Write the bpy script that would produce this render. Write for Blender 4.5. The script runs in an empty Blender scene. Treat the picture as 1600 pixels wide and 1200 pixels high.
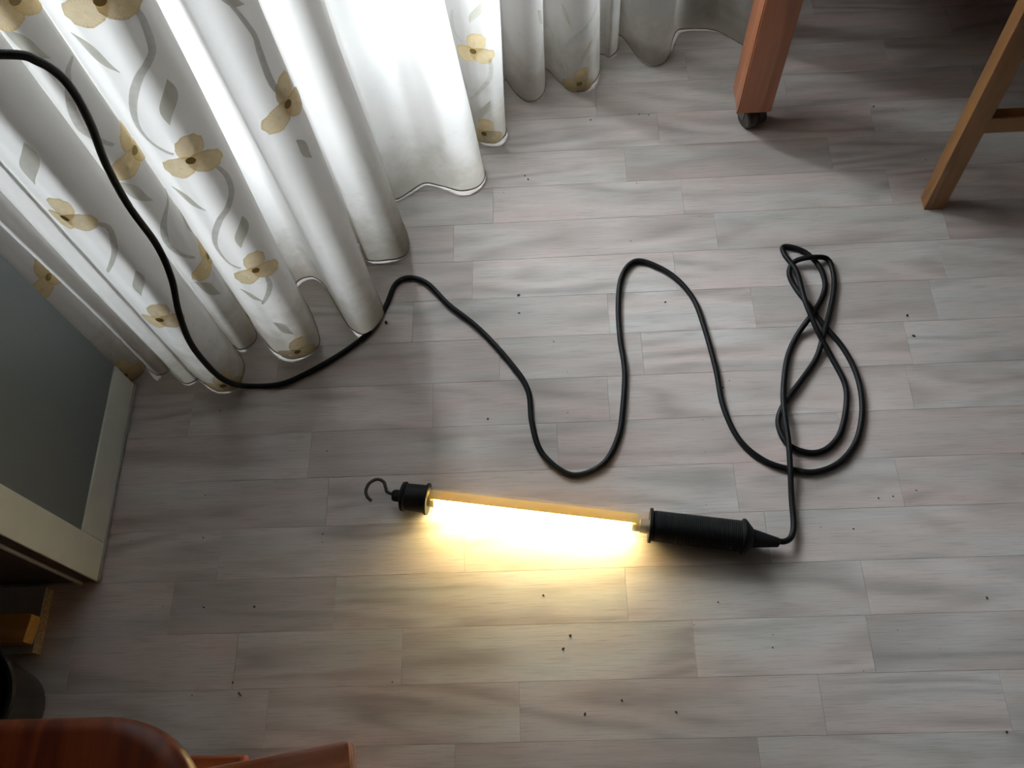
import bpy, bmesh, math, random
from mathutils import Vector, Matrix
from math import sin, cos, pi, radians
random.seed(7)
S = bpy.context.scene
C = S.collection

# ------------------------------------------------------------------ camera
cam_data = bpy.data.cameras.new('camera')
cam_data.sensor_width = 36.0
cam_data.lens = 1380.0 / 1600.0 * 36.0
cam_data.clip_start = 0.01
cam = bpy.data.objects.new('camera', cam_data)
RX = Vector((0.99838428, -0.01785614, -0.05394424))
RD = Vector((-0.03952882, -0.90023852, -0.43359898))
RF = Vector((-0.04082027, 0.43503076, -0.89948982))
cam.matrix_world = Matrix(((RX.x, -RD.x, -RF.x, 0), (RX.y, -RD.y, -RF.y, 0), (RX.z, -RD.z, -RF.z, 1.15), (0, 0, 0, 1)))
C.objects.link(cam)
S.camera = cam

# ------------------------------------------------------------------ exposure, sky, daylight
S.view_settings.view_transform = 'Standard'
S.view_settings.look = 'None'
S.view_settings.gamma = 1.0
S.view_settings.use_curve_mapping = False
S.view_settings.exposure = 0.0

SKY_STRENGTH = 141.0
world = bpy.data.worlds.new('sky')
S.world = world
world.use_nodes = True
nt = world.node_tree
nt.nodes.clear()
wo = nt.nodes.new('ShaderNodeOutputWorld')
bg = nt.nodes.new('ShaderNodeBackground')
tc = nt.nodes.new('ShaderNodeTexCoord')
sep = nt.nodes.new('ShaderNodeSeparateXYZ')
ramp = nt.nodes.new('ShaderNodeValToRGB')
mr = nt.nodes.new('ShaderNodeMapRange')
mr.inputs['From Min'].default_value = -1
mr.inputs['From Max'].default_value = 1
ramp.color_ramp.elements[0].position = 0.47
ramp.color_ramp.elements[0].color = (0.16, 0.17, 0.16, 1)
ramp.color_ramp.elements[1].position = 0.53
ramp.color_ramp.elements[1].color = (0.86, 0.92, 0.98, 1)
nt.links.new(tc.outputs['Generated'], sep.inputs[0])
nt.links.new(sep.outputs['Z'], mr.inputs['Value'])
nt.links.new(mr.outputs[0], ramp.inputs[0])
nt.links.new(ramp.outputs[0], bg.inputs[0])
bg.inputs['Strength'].default_value = SKY_STRENGTH
nt.links.new(bg.outputs[0], wo.inputs[0])

# plan of the window wall: points n*WD + t*T
NV = Vector((-0.6, 0.8, 0)); TV = Vector((0.8, 0.6, 0)); WD = 1.25
def wallpt(t, off=0.0, z=0.0):
    p = NV * (WD + off) + TV * t
    return Vector((p.x, p.y, z))
WIN_T0, WIN_T1, WIN_Z0, WIN_Z1 = 0.24, 0.68, 0.42, 2.0

def portal(name, loc, rot, sx, sy):
    l = bpy.data.lights.new(name, 'AREA')
    l.shape = 'RECTANGLE'; l.size = sx; l.size_y = sy
    l.cycles.is_portal = True
    o = bpy.data.objects.new(name, l)
    o.location = loc; o.rotation_euler = rot
    C.objects.link(o)
    return o
pc = wallpt((WIN_T0 + WIN_T1) / 2, 0.10, (WIN_Z0 + WIN_Z1) / 2)
portal('window_portal', pc, (radians(-90), 0, math.atan2(TV.y, TV.x)), WIN_T1 - WIN_T0, WIN_Z1 - WIN_Z0)

# ------------------------------------------------------------------ helpers
def link(name, me, mat=None, parent=None, smooth=False):
    o = bpy.data.objects.new(name, me)
    C.objects.link(o)
    if mat is not None and not me.materials:
        me.materials.append(mat)
    if parent is not None:
        o.parent = parent
    if smooth:
        for p in me.polygons: p.use_smooth = True
    return o

def obj(name, bm, mat, parent=None, smooth=False, bevel=0.0, seg=2):
    if bevel > 0:
        bmesh.ops.bevel(bm, geom=list(bm.edges), offset=bevel, segments=seg, affect='EDGES', profile=0.6, clamp_overlap=True)
    bmesh.ops.recalc_face_normals(bm, faces=bm.faces)
    me = bpy.data.meshes.new(name)
    bm.to_mesh(me); bm.free()
    o = link(name, me, mat, parent, False)
    if smooth:
        for p in me.polygons: p.use_smooth = True
        me.set_sharp_from_angle(angle=radians(42))
    return o

def bm_box(bm, x0, x1, y0, y1, z0, z1, M=None):
    r = bmesh.ops.create_cube(bm, size=1.0)
    vs = r['verts']
    for v in vs:
        v.co = Vector(((x0 + x1) / 2 + v.co.x * (x1 - x0), (y0 + y1) / 2 + v.co.y * (y1 - y0), (z0 + z1) / 2 + v.co.z * (z1 - z0)))
        if M is not None: v.co = M @ v.co
    return vs

def box(x0, x1, y0, y1, z0, z1, M=None):
    bm = bmesh.new(); bm_box(bm, x0, x1, y0, y1, z0, z1, M); return bm

def lathe(profile, n=32, M=None, caps=True):
    """profile: (x along axis, radius); axis = local X"""
    bm = bmesh.new(); rings = []
    for x, r in profile:
        ring = []
        for i in range(n):
            a = 2 * pi * i / n
            v = Vector((x, r * cos(a), r * sin(a)))
            if M is not None: v = M @ v
            ring.append(bm.verts.new(v))
        rings.append(ring)
    for a, b in zip(rings, rings[1:]):
        for i in range(n):
            bm.faces.new((a[i], a[(i + 1) % n], b[(i + 1) % n], b[i]))
    if caps:
        bm.faces.new(rings[0]); bm.faces.new(rings[-1][::-1])
    return bm

def catmull(pts, sub):
    out = []
    n = len(pts)
    for i in range(n - 1):
        p0 = pts[max(i - 1, 0)]; p1 = pts[i]; p2 = pts[i + 1]; p3 = pts[min(i + 2, n - 1)]
        for j in range(sub):
            u = j / sub
            out.append(tuple(.5 * ((2 * b) + (-a + c) * u + (2 * a - 5 * b + 4 * c - d) * u * u + (-a + 3 * b - 3 * c + d) * u ** 3) for a, b, c, d in zip(p0, p1, p2, p3)))
    out.append(tuple(pts[-1]))
    return out

def tube(path, r, n=10, M=None):
    """round tube along a list of points; r a number or list"""
    bm = bmesh.new(); P = [Vector(p) for p in path]; rings = []
    up = Vector((0, 0, 1))
    for i, p in enumerate(P):
        d = (P[min(i + 1, len(P) - 1)] - P[max(i - 1, 0)]).normalized()
        side = d.cross(up)
        if side.length < 1e-4: side = Vector((1, 0, 0))
        side.normalize(); u2 = side.cross(d).normalized()
        rr = r[i] if isinstance(r, (list, tuple)) else r
        ring = []
        for k in range(n):
            a = 2 * pi * k / n
            v = p + side * (rr * cos(a)) + u2 * (rr * sin(a))
            if M is not None: v = M @ v
            ring.append(bm.verts.new(v))
        rings.append(ring)
    for a, b in zip(rings, rings[1:]):
        for i in range(n):
            bm.faces.new((a[i], a[(i + 1) % n], b[(i + 1) % n], b[i]))
    bm.faces.new(rings[0]); bm.faces.new(rings[-1][::-1])
    return bm

def empty(name, loc=(0, 0, 0), rz=0.0):
    o = bpy.data.objects.new(name, None)
    o.location = loc; o.rotation_euler = (0, 0, rz)
    o.empty_display_size = 0.05
    C.objects.link(o)
    return o

def tag(o, label=None, cat=None, group=None, kind=None):
    if label: o['label'] = label
    if cat: o['category'] = cat
    if group: o['group'] = group
    if kind: o['kind'] = kind
    return o

# ------------------------------------------------------------------ materials
class NT:
    def __init__(self, name):
        self.m = bpy.data.materials.new(name); self.m.use_nodes = True
        self.t = self.m.node_tree; self.t.nodes.clear()
        self.out = self.n('ShaderNodeOutputMaterial')
    def n(self, typ, **kw):
        nd = self.t.nodes.new(typ)
        for k, v in kw.items(): setattr(nd, k, v)
        return nd
    def l(self, a, b): self.t.links.new(a, b)
    def math(self, op, a, b=None, clamp=False):
        nd = self.n('ShaderNodeMath', operation=op, use_clamp=clamp)
        for i, v in enumerate((a, b)):
            if v is None: continue
            if isinstance(v, (int, float)): nd.inputs[i].default_value = v
            else: self.l(v, nd.inputs[i])
        return nd.outputs[0]
    def mix(self, fac, a, b, blend='MIX'):
        nd = self.n('ShaderNodeMix', data_type='RGBA', blend_type=blend)
        for k, v in ((0, fac), (6, a), (7, b)):
            if isinstance(v, (int, float)): nd.inputs[k].default_value = v
            elif isinstance(v, tuple): nd.inputs[k].default_value = v + (1,) if len(v) == 3 else v
            else: self.l(v, nd.inputs[k])
        return nd.outputs[2]
    def noise(self, vec, scale, detail=3, rough=.55, dist=0.0):
        nd = self.n('ShaderNodeTexNoise')
        nd.inputs['Scale'].default_value = scale; nd.inputs['Detail'].default_value = detail
        nd.inputs['Roughness'].default_value = rough; nd.inputs['Distortion'].default_value = dist
        if vec is not None: self.l(vec, nd.inputs['Vector'])
        return nd.outputs['Fac']
    def mapping(self, vec, scale=(1, 1, 1), loc=(0, 0, 0), rot=(0, 0, 0)):
        nd = self.n('ShaderNodeMapping')
        nd.inputs['Scale'].default_value = scale; nd.inputs['Location'].default_value = loc
        nd.inputs['Rotation'].default_value = rot
        self.l(vec, nd.inputs['Vector'])
        return nd.outputs[0]
    def rng(self, v, a, b, c=0.0, d=1.0, smooth=False):
        nd = self.n('ShaderNodeMapRange')
        if smooth: nd.interpolation_type = 'SMOOTHSTEP'
        self.l(v, nd.inputs[0])
        for i, x in enumerate((a, b, c, d)): nd.inputs[1 + i].default_value = x
        return nd.outputs[0]
    def bsdf(self, color, rough=.5, metal=0.0, spec=.5, bump=None, bumpd=.001, bstr=1.0, coat=0.0):
        b = self.n('ShaderNodeBsdfPrincipled')
        if isinstance(color, tuple): b.inputs['Base Color'].default_value = color + (1,)
        else: self.l(color, b.inputs['Base Color'])
        if isinstance(rough, (int, float)): b.inputs['Roughness'].default_value = rough
        else: self.l(rough, b.inputs['Roughness'])
        b.inputs['Metallic'].default_value = metal
        b.inputs['Specular IOR Level'].default_value = spec
        b.inputs['Coat Weight'].default_value = coat
        if bump is not None:
            bn = self.n('ShaderNodeBump'); bn.inputs['Distance'].default_value = bumpd
            bn.inputs['Strength'].default_value = bstr
            self.l(bump, bn.inputs['Height']); self.l(bn.outputs[0], b.inputs['Normal'])
        self.l(b.outputs[0], self.out.inputs[0])
        return b

def mat_plain(name, col, rough=.5, metal=0.0, spec=.5, var=.06, scale=30, coat=0.0):
    t = NT(name); tc = t.n('ShaderNodeTexCoord')
    f = t.noise(tc.outputs['Object'], scale, 4)
    c = t.mix(t.rng(f, .3, .7), tuple(v * (1 - var) for v in col), tuple(min(1, v * (1 + var)) for v in col))
    t.bsdf(c, rough, metal, spec, coat=coat)
    return t.m

def mat_plank():
    t = NT('laminate_oak'); tc = t.n('ShaderNodeTexCoord'); oi = t.n('ShaderNodeObjectInfo')
    rnd = oi.outputs['Random']
    off = t.n('ShaderNodeCombineXYZ')
    t.l(t.math('MULTIPLY', rnd, 37.0), off.inputs[0]); t.l(t.math('MULTIPLY', rnd, 91.0), off.inputs[1])
    ad = t.n('ShaderNodeVectorMath', operation='ADD'); t.l(tc.outputs['Object'], ad.inputs[0]); t.l(off.outputs[0], ad.inputs[1])
    v = ad.outputs[0]
    # cathedral figure: contour lines of a long stretched noise
    n1 = t.noise(t.mapping(v, (1.7, 10.5, 1)), 1.0, 2.0, .45, .25)
    fig = t.math('SINE', t.math('MULTIPLY', n1, 46.0))
    fig = t.math('POWER', t.rng(fig, -1, 1), 1.5)
    fade = t.rng(t.noise(t.mapping(v, (4, 18, 1)), 1.0, 3), .34, .60)
    fig = t.math('MULTIPLY', fig, fade)
    # fine pores along the strip
    pores = t.noise(t.mapping(v, (22, 620, 1)), 1.0, 3, .6)
    streak = t.noise(t.mapping(v, (3.2, 85, 1)), 1.0, 4, .6)
    wh = t.n('ShaderNodeTexWhiteNoise', noise_dimensions='1D'); t.l(rnd, wh.inputs['W'])
    tone = t.n('ShaderNodeValToRGB')
    e = tone.color_ramp.elements
    e[0].position = 0; e[0].color = (.470, .425, .400, 1)
    e[1].position = 1; e[1].color = (.610, .560, .532, 1)
    for p, c in ((.25, (.530, .450, .422)), (.5, (.555, .528, .50)), (.75, (.585, .512, .485))):
        x = tone.color_ramp.elements.new(p); x.color = c + (1,)
    t.l(wh.outputs['Value'], tone.inputs[0])
    c = t.mix(t.rng(streak, .3, .7), tone.outputs[0], (1.10, 1.10, 1.11), 'MULTIPLY')
    c = t.mix(t.math('MULTIPLY', fig, .74), c, (.335, .292, .270))
    c = t.mix(t.math('MULTIPLY', t.rng(t.noise(t.mapping(v, (4, 16, 1)), 1.0, 2), .48, .70), .5), c, (.72, .695, .67))
    c = t.mix(t.math('MULTIPLY', t.rng(pores, .50, .72), .45), c, (.27, .24, .225))
    hue = t.noise(t.mapping(v, (3.0, 20, 1), (5, 3, 0)), 1.0, 3)
    c = t.mix(t.rng(hue, .35, .65), t.mix(1.0, c, (1.045, .985, .965), 'MULTIPLY'), t.mix(1.0, c, (.97, 1.01, 1.0), 'MULTIPLY'))
    # scuffs and dust across the whole floor
    geo = t.n('ShaderNodeNewGeometry')
    dust = t.noise(geo.outputs['Position'], 95, 4, .7)
    c = t.mix(t.math('MULTIPLY', t.rng(dust, .68, .76), .35), c, (.16, .14, .13))
    h = t.math('ADD', t.math('MULTIPLY', pores, -.6), t.math('MULTIPLY', fig, -.4))
    rg = t.rng(t.noise(geo.outputs['Position'], 14, 3), .3, .7, .40, .52)
    t.bsdf(c, rg, 0, .35, bump=h, bumpd=.0004, bstr=.55)
    return t.m

def mat_wood(name, base, dark, rough=.35, coat=.0, axis=2, scale=1.0, knots=False, spec=.5):
    t = NT(name); tc = t.n('ShaderNodeTexCoord'); oi = t.n('ShaderNodeObjectInfo')
    ad = t.n('ShaderNodeVectorMath', operation='ADD'); t.l(tc.outputs['Object'], ad.inputs[0]); t.l(oi.outputs['Location'], ad.inputs[1])
    sc = [14 * scale] * 3; sc[axis] = 1.1 * scale
    n1 = t.noise(t.mapping(ad.outputs[0], tuple(sc)), 1.0, 2.5, .5, .3)
    ring = t.rng(t.math('SINE', t.math('MULTIPLY', n1, 52)), -1, 1)
    sc2 = [420.0] * 3; sc2[axis] = 14
    fib = t.noise(t.mapping(ad.outputs[0], tuple(sc2)), 1.0, 3)
    c = t.mix(t.math('MULTIPLY', ring, .7), base, dark)
    c = t.mix(t.math('MULTIPLY', t.rng(fib, .4, .75), .35), c, dark)
    if knots:
        vo = t.n('ShaderNodeTexVoronoi'); vo.inputs['Scale'].default_value = 5.5
        t.l(t.mapping(ad.outputs[0], (1, .55, 1)), vo.inputs['Vector'])
        c = t.mix(t.rng(vo.outputs['Distance'], .10, .03), c, tuple(v * .25 for v in dark))
    t.bsdf(c, rough, 0, spec, bump=fib, bumpd=.0003, bstr=.4, coat=coat)
    return t.m

def mat_sheer(name='sheer_voile', thru=.16, col=(.86, .85, .80), tl=.56):
    t = NT(name); geo = t.n('ShaderNodeNewGeometry')
    sp = t.n('ShaderNodeSeparateXYZ'); t.l(geo.outputs['Position'], sp.inputs[0]); z = sp.outputs['Z']
    pos = geo.outputs['Position']
    # hem grime; its upper fade also paints in the dimmer light low down
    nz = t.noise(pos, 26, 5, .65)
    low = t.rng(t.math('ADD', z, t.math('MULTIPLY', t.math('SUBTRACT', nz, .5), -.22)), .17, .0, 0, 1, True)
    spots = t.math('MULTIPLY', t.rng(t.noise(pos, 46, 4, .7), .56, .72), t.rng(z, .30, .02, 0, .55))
    dirt_shade = t.math('MAXIMUM', t.math('MULTIPLY', low, .78), spots)
    c = t.mix(dirt_shade, col, (.36, .32, .24))
    weave = t.noise(t.mapping(pos, (900, 900, 900)), 1.0, 1)
    c = t.mix(t.math('MULTIPLY', t.rng(weave, .4, .6), .06), c, (.6, .6, .58))
    d = t.n('ShaderNodeBsdfDiffuse'); t.l(c, d.inputs[0])
    tr = t.n('ShaderNodeBsdfTranslucent'); t.l(c, tr.inputs[0])
    m1 = t.n('ShaderNodeMixShader'); m1.inputs[0].default_value = tl
    t.l(d.outputs[0], m1.inputs[1]); t.l(tr.outputs[0], m1.inputs[2])
    tp = t.n('ShaderNodeBsdfTransparent'); tp.inputs[0].default_value = (.96, .97, .97, 1)
    m2 = t.n('ShaderNodeMixShader')
    t.l(t.rng(dirt_shade, 0, 1, thru, thru * .45), m2.inputs[0])
    t.l(m1.outputs[0], m2.inputs[1]); t.l(tp.outputs[0], m2.inputs[2])
    t.l(m2.outputs[0], t.out.inputs[0])
    return t.m

def mat_embroidery(name, col, dark, trans=.42, thread=True):
    t = NT(name); geo = t.n('ShaderNodeNewGeometry'); uv = t.n('ShaderNodeUVMap')
    sp = t.n('ShaderNodeSeparateXYZ'); t.l(uv.outputs[0], sp.inputs[0])
    st = t.rng(t.math('SINE', t.math('MULTIPLY', sp.outputs['X'], 190.0)), -1, 1)
    rim = t.rng(sp.outputs['Y'], .78, 1.0, 0, 1)
    n = t.noise(geo.outputs['Position'], 160, 3)
    f = t.math('ADD', t.math('MULTIPLY', st, .25), t.math('MULTIPLY', rim, .45))
    f = t.math('ADD', f, t.math('MULTIPLY', t.rng(n, .3, .7), .25), True)
    zz = t.n('ShaderNodeSeparateXYZ'); t.l(geo.outputs['Position'], zz.inputs[0])
    c = t.mix(f, col, dark)
    c = t.mix(t.rng(zz.outputs['Z'], .05, .0, 0, .6), c, (.22, .17, .09))
    d = t.n('ShaderNodeBsdfDiffuse'); t.l(c, d.inputs[0])
    tr = t.n('ShaderNodeBsdfTranslucent'); t.l(c, tr.inputs[0])
    m1 = t.n('ShaderNodeMixShader'); m1.inputs[0].default_value = trans
    t.l(d.outputs[0], m1.inputs[1]); t.l(tr.outputs[0], m1.inputs[2])
    tp = t.n('ShaderNodeBsdfTransparent')
    m2 = t.n('ShaderNodeMixShader'); m2.inputs[0].default_value = .22
    t.l(m1.outputs[0], m2.inputs[1]); t.l(tp.outputs[0], m2.inputs[2])
    t.l(m2.outputs[0], t.out.inputs[0])
    return t.m

def mat_clear(name, tint=(1, 1, 1), refl_rough=.05, strength=1.0, haze=0.0):
    t = NT(name)
    tp = t.n('ShaderNodeBsdfTransparent'); tp.inputs[0].default_value = tint + (1,)
    gl = t.n('ShaderNodeBsdfGlossy'); gl.inputs['Roughness'].default_value = refl_rough
    fr = t.n('ShaderNodeLayerWeight'); fr.inputs[0].default_value = .5
    fz = t.math('ADD', t.math('MULTIPLY', t.math('POWER', fr.outputs['Facing'], 4.0), .45), .03)
    m = t.n('ShaderNodeMixShader'); t.l(t.math('MULTIPLY', fz, strength), m.inputs[0])
    t.l(tp.outputs[0], m.inputs[1]); t.l(gl.outputs[0], m.inputs[2])
    last = m.outputs[0]
    if haze > 0:
        df = t.n('ShaderNodeBsdfDiffuse'); df.inputs[0].default_value = (.75, .74, .70, 1)
        m3 = t.n('ShaderNodeMixShader'); m3.inputs[0].default_value = haze
        t.l(last, m3.inputs[1]); t.l(df.outputs[0], m3.inputs[2]); last = m3.outputs[0]
    t.l(last, t.out.inputs[0])
    return t.m

def mat_emit(name, col, strength):
    t = NT(name); e = t.n('ShaderNodeEmission')
    e.inputs[0].default_value = col + (1,); e.inputs[1].default_value = strength
    t.l(e.outputs[0], t.out.inputs[0])
    return t.m

def mat_reflector():
    t = NT('reflector_glow')
    d = t.n('ShaderNodeBsdfDiffuse'); d.inputs[0].default_value = (.80, .64, .24, 1)  # white plastic; the yellow of the tube's glow is put into its colour
    tr = t.n('ShaderNodeBsdfTranslucent'); tr.inputs[0].default_value = (.98, .72, .16, 1)
    m = t.n('ShaderNodeMixShader'); m.inputs[0].default_value = .09
    t.l(d.outputs[0], m.inputs[1]); t.l(tr.outputs[0], m.inputs[2]); t.l(m.outputs[0], t.out.inputs[0])
    return t.m

def mat_chipboard():
    t = NT('chipboard_edge'); tc = t.n('ShaderNodeTexCoord')
    v = t.n('ShaderNodeTexVoronoi'); v.inputs['Scale'].default_value = 420; t.l(tc.outputs['Object'], v.inputs['Vector'])
    c = t.mix(v.outputs['Color'], (.16, .10, .055), (.46, .33, .20))
    t.bsdf(c, .8, bump=v.outputs['Distance'], bumpd=.001)
    return t.m

M_PLANK = mat_plank()
M_SUB = mat_plain('joint_dark', (.20, .18, .165), .8)
M_WALL = mat_plain('wall_paint', (.18, .17, .16), .8, scale=8)
M_CEIL = mat_plain('ceiling_paint', (.36, .35, .34), .85, scale=8)
M_FRAMEW = mat_plain('window_paint', (.75, .75, .73), .4)
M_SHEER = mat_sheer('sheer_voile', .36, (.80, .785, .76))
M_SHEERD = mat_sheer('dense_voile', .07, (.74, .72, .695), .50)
M_HEM = mat_plain('hem_grime', (.27, .24, .19), .9, var=.4, scale=90)
M_FLOWER = mat_embroidery('gold_thread', (.90, .73, .41), (.66, .49, .21), .5)
M_LEAF = mat_embroidery('sage_thread', (.60, .585, .50), (.46, .445, .37), .5)
M_VINE = mat_embroidery('grey_thread', (.61, .60, .555), (.48, .47, .43), .5)
M_PISTIL = mat_embroidery('brown_thread', (.33, .25, .11), (.22, .16, .07), .2)
M_CABW = mat_plain('cabinet_white', (.70, .735, .66), .45, var=.04)
M_CABG = mat_plain('cabinet_grey', (.165, .19, .195), .4, var=.05, scale=400)
M_CABD = mat_plain('cabinet_side_shaded', (.10, .085, .07), .5)  # dark colour carries the shade on the side facing away from the window
M_CABE = mat_plain('cabinet_edge_brown', (.12, .095, .065), .6)
M_CHIPW = mat_plain('melamine_white', (.40, .41, .40), .4)
M_CHIP = mat_chipboard()
M_BLOCK = mat_wood('yellow_beech', (.60, .32, .08), (.45, .22, .05), .45, axis=0)
M_PINE = mat_wood('red_pine', (.50, .19, .085), (.30, .095, .04), .38, .2, axis=2)
M_PINET = mat_wood('red_pine_flat', (.50, .19, .085), (.30, .095, .04), .38, .2, axis=0)
M_YEL = mat_wood('yellow_pine', (.37, .175, .058), (.24, .105, .032), .42, .1, axis=2)
M_YELX = mat_wood('yellow_pine_flat', (.37, .175, .058), (.24, .105, .032), .42, .1, axis=0)
M_RED = mat_wood('varnished_pine', (.17, .034, .009), (.06, .010, .003), .34, .0, axis=1, knots=True, spec=.22)
M_REDX = mat_wood('varnished_pine_cross', (.46, .14, .045), (.20, .042, .012), .26, .3, axis=0)
M_RUBBER = mat_plain('black_rubber', (.0085, .009, .009), .6, spec=.22, var=.15, scale=60)
M_CORD = mat_plain('black_cord_rubber', (.007, .007, .0075), .5, spec=.22, var=.12, scale=60)
M_STEEL = mat_plain('dark_steel', (.045, .040, .032), .4, .6)
M_CASTER = mat_plain('caster_metal', (.20, .18, .15), .45, .7)
M_WHEEL = mat_plain('caster_wheel_plastic', (.06, .052, .045), .5)
M_PLASTIC = mat_clear('clear_plastic', (.97, .965, .94), .08, 1.0, .05)
M_GLASS = mat_clear('window_glass', (.97, .98, .98), .01)
M_REFL = mat_reflector()
M_TUBE = mat_emit('fluorescent_glow', (1.0, .77, .34), 72.0)
M_CAPM = mat_plain('tube_cap_metal', (.62, .60, .52), .3, .8)
M_BIN = mat_plain('tub_plastic', (.018, .018, .018), .25)
M_CRUMB = mat_plain('crumb_dark', (.035, .028, .022), .9)
M_GROUND = mat_plain('balcony_concrete', (.30, .30, .29), .9, scale=6)

# ------------------------------------------------------------------ room shell
X0, X1, Y0, Y1, ZC = -1.10, 1.75, -1.70, 1.60, 2.50
fl = obj('floor', box(X0 - .05, X1 + .05, Y0 - .05, Y1 + .3, -.06, -.0065), M_SUB)
tag(fl, 'pale grey oak laminate floor in staggered narrow strips', kind='structure')

ROW0, ROWW = 0.0743, 0.0697
ANCH = {0: [-.366, -.051, .316, .533], 1: [-.413, -.199, .17], 2: [-.508, -.29, .09, .394], 3: [-.452, -.12, .28], 4: [-.31, .248],
        5: [-.34, .01, .40], 6: [-.52, -.167, .085, .508], 7: [-.40, -.07, .139, .52], 8: [-.2, .094, .309, .572], 9: [-.11, .2, .6],
        10: [-.14, .27, .62], 11: [-.077, .225, .55], 12: [-.30, .14, .47], 13: [.2, .55], 14: [.1, .42], 15: [.26, .6], 16: [.0, .36]}
rest = bmesh.new()
plank_mesh = {}
def plank_bm(L, bm=None, M=None):
    g = .00012; h = .0065
    b = bm or bmesh.new()
    x0, x1, y0, y1 = -L / 2 + g, L / 2 - g, -ROWW / 2 + g, ROWW / 2 - g
    c = .00025
    lo = [(x0, y0, -h), (x1, y0, -h), (x1, y1, -h), (x0, y1, -h)]
    mid = [(x0, y0, -c), (x1, y0, -c), (x1, y1, -c), (x0, y1, -c)]
    top = [(x0 + c, y0 + c, 0), (x1 - c, y0 + c, 0), (x1 - c, y1 - c, 0), (x0 + c, y1 - c, 0)]
    rings = []
    for ring in (lo, mid, top):
        rings.append([b.verts.new((M @ Vector(p)) if M else p) for p in ring])
    for r0, r1 in zip(rings, rings[1:]):
        for i in range(4): b.faces.new((r0[i], r0[(i + 1) % 4], r1[(i + 1) % 4], r1[i]))
    b.faces.new(rings[-1])
    return b
rr = random.Random(3)
for k in range(-25, 22):
    y = ROW0 + ROWW * (k + .5)
    near = -4 <= k <= 20
    xa, xb = (-1.08, 1.12) if near else (X0 + .004, X1 - .004)
    js = list(ANCH.get(k, [rr.uniform(-.2, .15)]))
    opts = [.217, .315, .363, .363, .363]
    while js[-1] < xb - .12: js.append(js[-1] + rr.choice(opts))
    while js[0] > xa + .12: js.insert(0, js[0] - rr.choice(opts))
    js = [j for j in js if xa + .08 < j < xb - .08]
    js = [xa] + js + [xb]
    for a, b in zip(js, js[1:]):
        L = round(b - a, 3)
        if near:
            if L not in plank_mesh:
                bm = plank_bm(L)
                me = bpy.data.meshes.new('plank'); bm.to_mesh(me); bm.free(); me.materials.append(M_PLANK)
                plank_mesh[L] = me
            o = bpy.data.objects.new('plank', plank_mesh[L]); C.objects.link(o)
            o.parent = fl; o.location = ((a + b) / 2, y, 0)
        else:
            plank_bm(L, rest, Matrix.Translation(((a + b) / 2, y, 0)))
    if near:
        plank_bm(X1 - .004 - xb, rest, Matrix.Translation(((X1 - .004 + xb) / 2, y, 0)))
o = obj('outer_planks', rest, M_PLANK, fl); o['kind'] = 'stuff'

wl = obj('wall_left', box(X0 - .08, X0, Y0, .737, 0, ZC), M_WALL); tag(wl, kind='structure')
wr = obj('wall_right', box(X1, X1 + .08, Y0, Y1, 0, ZC), M_WALL); tag(wr, kind='structure')
wb = obj('wall_back', box(.05, X1 + .08, Y1, Y1 + .08, 0, ZC), M_WALL); tag(wb, kind='structure')
wf = obj('wall_front', box(X0 - .08, X1 + .08, Y0 - .08, Y0, 0, ZC), M_WALL); tag(wf, kind='structure')
ce = obj('ceiling', box(X0 - .08, X1 + .08, Y0 - .08, Y1 + .08, ZC, ZC + .08), M_CEIL); tag(ce, kind='structure')
WM = Matrix(((TV.x, NV.x, 0, NV.x * WD), (TV.y, NV.y, 0, NV.y * WD), (0, 0, 1, 0), (0, 0, 0, 1)))   # local x = along wall, y = outward
bm = bmesh.new()
TL, TR = -.4375, 1.0
bm_box(bm, TL - .1, WIN_T0, 0, .2, 0, ZC, WM)
bm_box(bm, WIN_T1, TR + .12, 0, .2, 0, ZC, WM)
bm_box(bm, WIN_T0, WIN_T1, 0, .2, 0, WIN_Z0, WM)
bm_box(bm, WIN_T0, WIN_T1, 0, .2, WIN_Z1, ZC, WM)
ww = obj('wall_window', bm, M_WALL); tag(ww, kind='structure')

bb = obj('baseboard_back', box(.06, X1, Y1 - .012, Y1, 0, .07), M_FRAMEW); tag(bb, kind='structure')
br = obj('baseboard_right', box(X1 - .012, X1, Y0, Y1 - .012, 0, .07), M_FRAMEW); tag(br, kind='structure')

win = empty('window_1'); tag(win, 'tall white framed glazed balcony door behind the sheer curtains', kind='structure')
def bar(name, t0, t1, z0, z1, y0=.05, y1=.11):
    return obj(name, box(t0, t1, y0, y1, z0, z1, WM), M_FRAMEW, win, bevel=.004)
bar('window_frame', WIN_T0, WIN_T0 + .06, WIN_Z0, WIN_Z1)
bar('window_frame', WIN_T1 - .06, WIN_T1, WIN_Z0, WIN_Z1)
bar('window_frame', WIN_T0 + .06, WIN_T1 - .06, WIN_Z1 - .06, WIN_Z1)
bar('window_frame', WIN_T0 + .06, WIN_T1 - .06, WIN_Z0, WIN_Z0 + .07)
tm = (WIN_T0 + WIN_T1) / 2
bar('mullion', tm - .035, tm + .035, WIN_Z0 + .07, WIN_Z1 - .06)
for a, b in ((WIN_T0 + .06, tm - .035), (tm + .035, WIN_T1 - .06)):
    obj('pane', box(a, b, .078, .082, WIN_Z0 + .07, WIN_Z1 - .06, WM), M_GLASS, win)
obj('sill', box(WIN_T0, WIN_T1, -.02, .2, WIN_Z0 - .02, WIN_Z0, WM), M_FRAMEW, win)
pw = obj('sky_block_parapet', box(-1.2, 2.2, 1.3, 1.4, -.1, .95, WM), M_GROUND); tag(pw, kind='structure')  # unseen parapet, added to cut off the low sky
bs = obj('sky_block_slab', box(-1.2, 2.2, .2, 1.45, 2.36, 2.46, WM), M_GROUND); tag(bs, kind='structure')  # unseen slab, added to block steep sky light at the window
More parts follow.
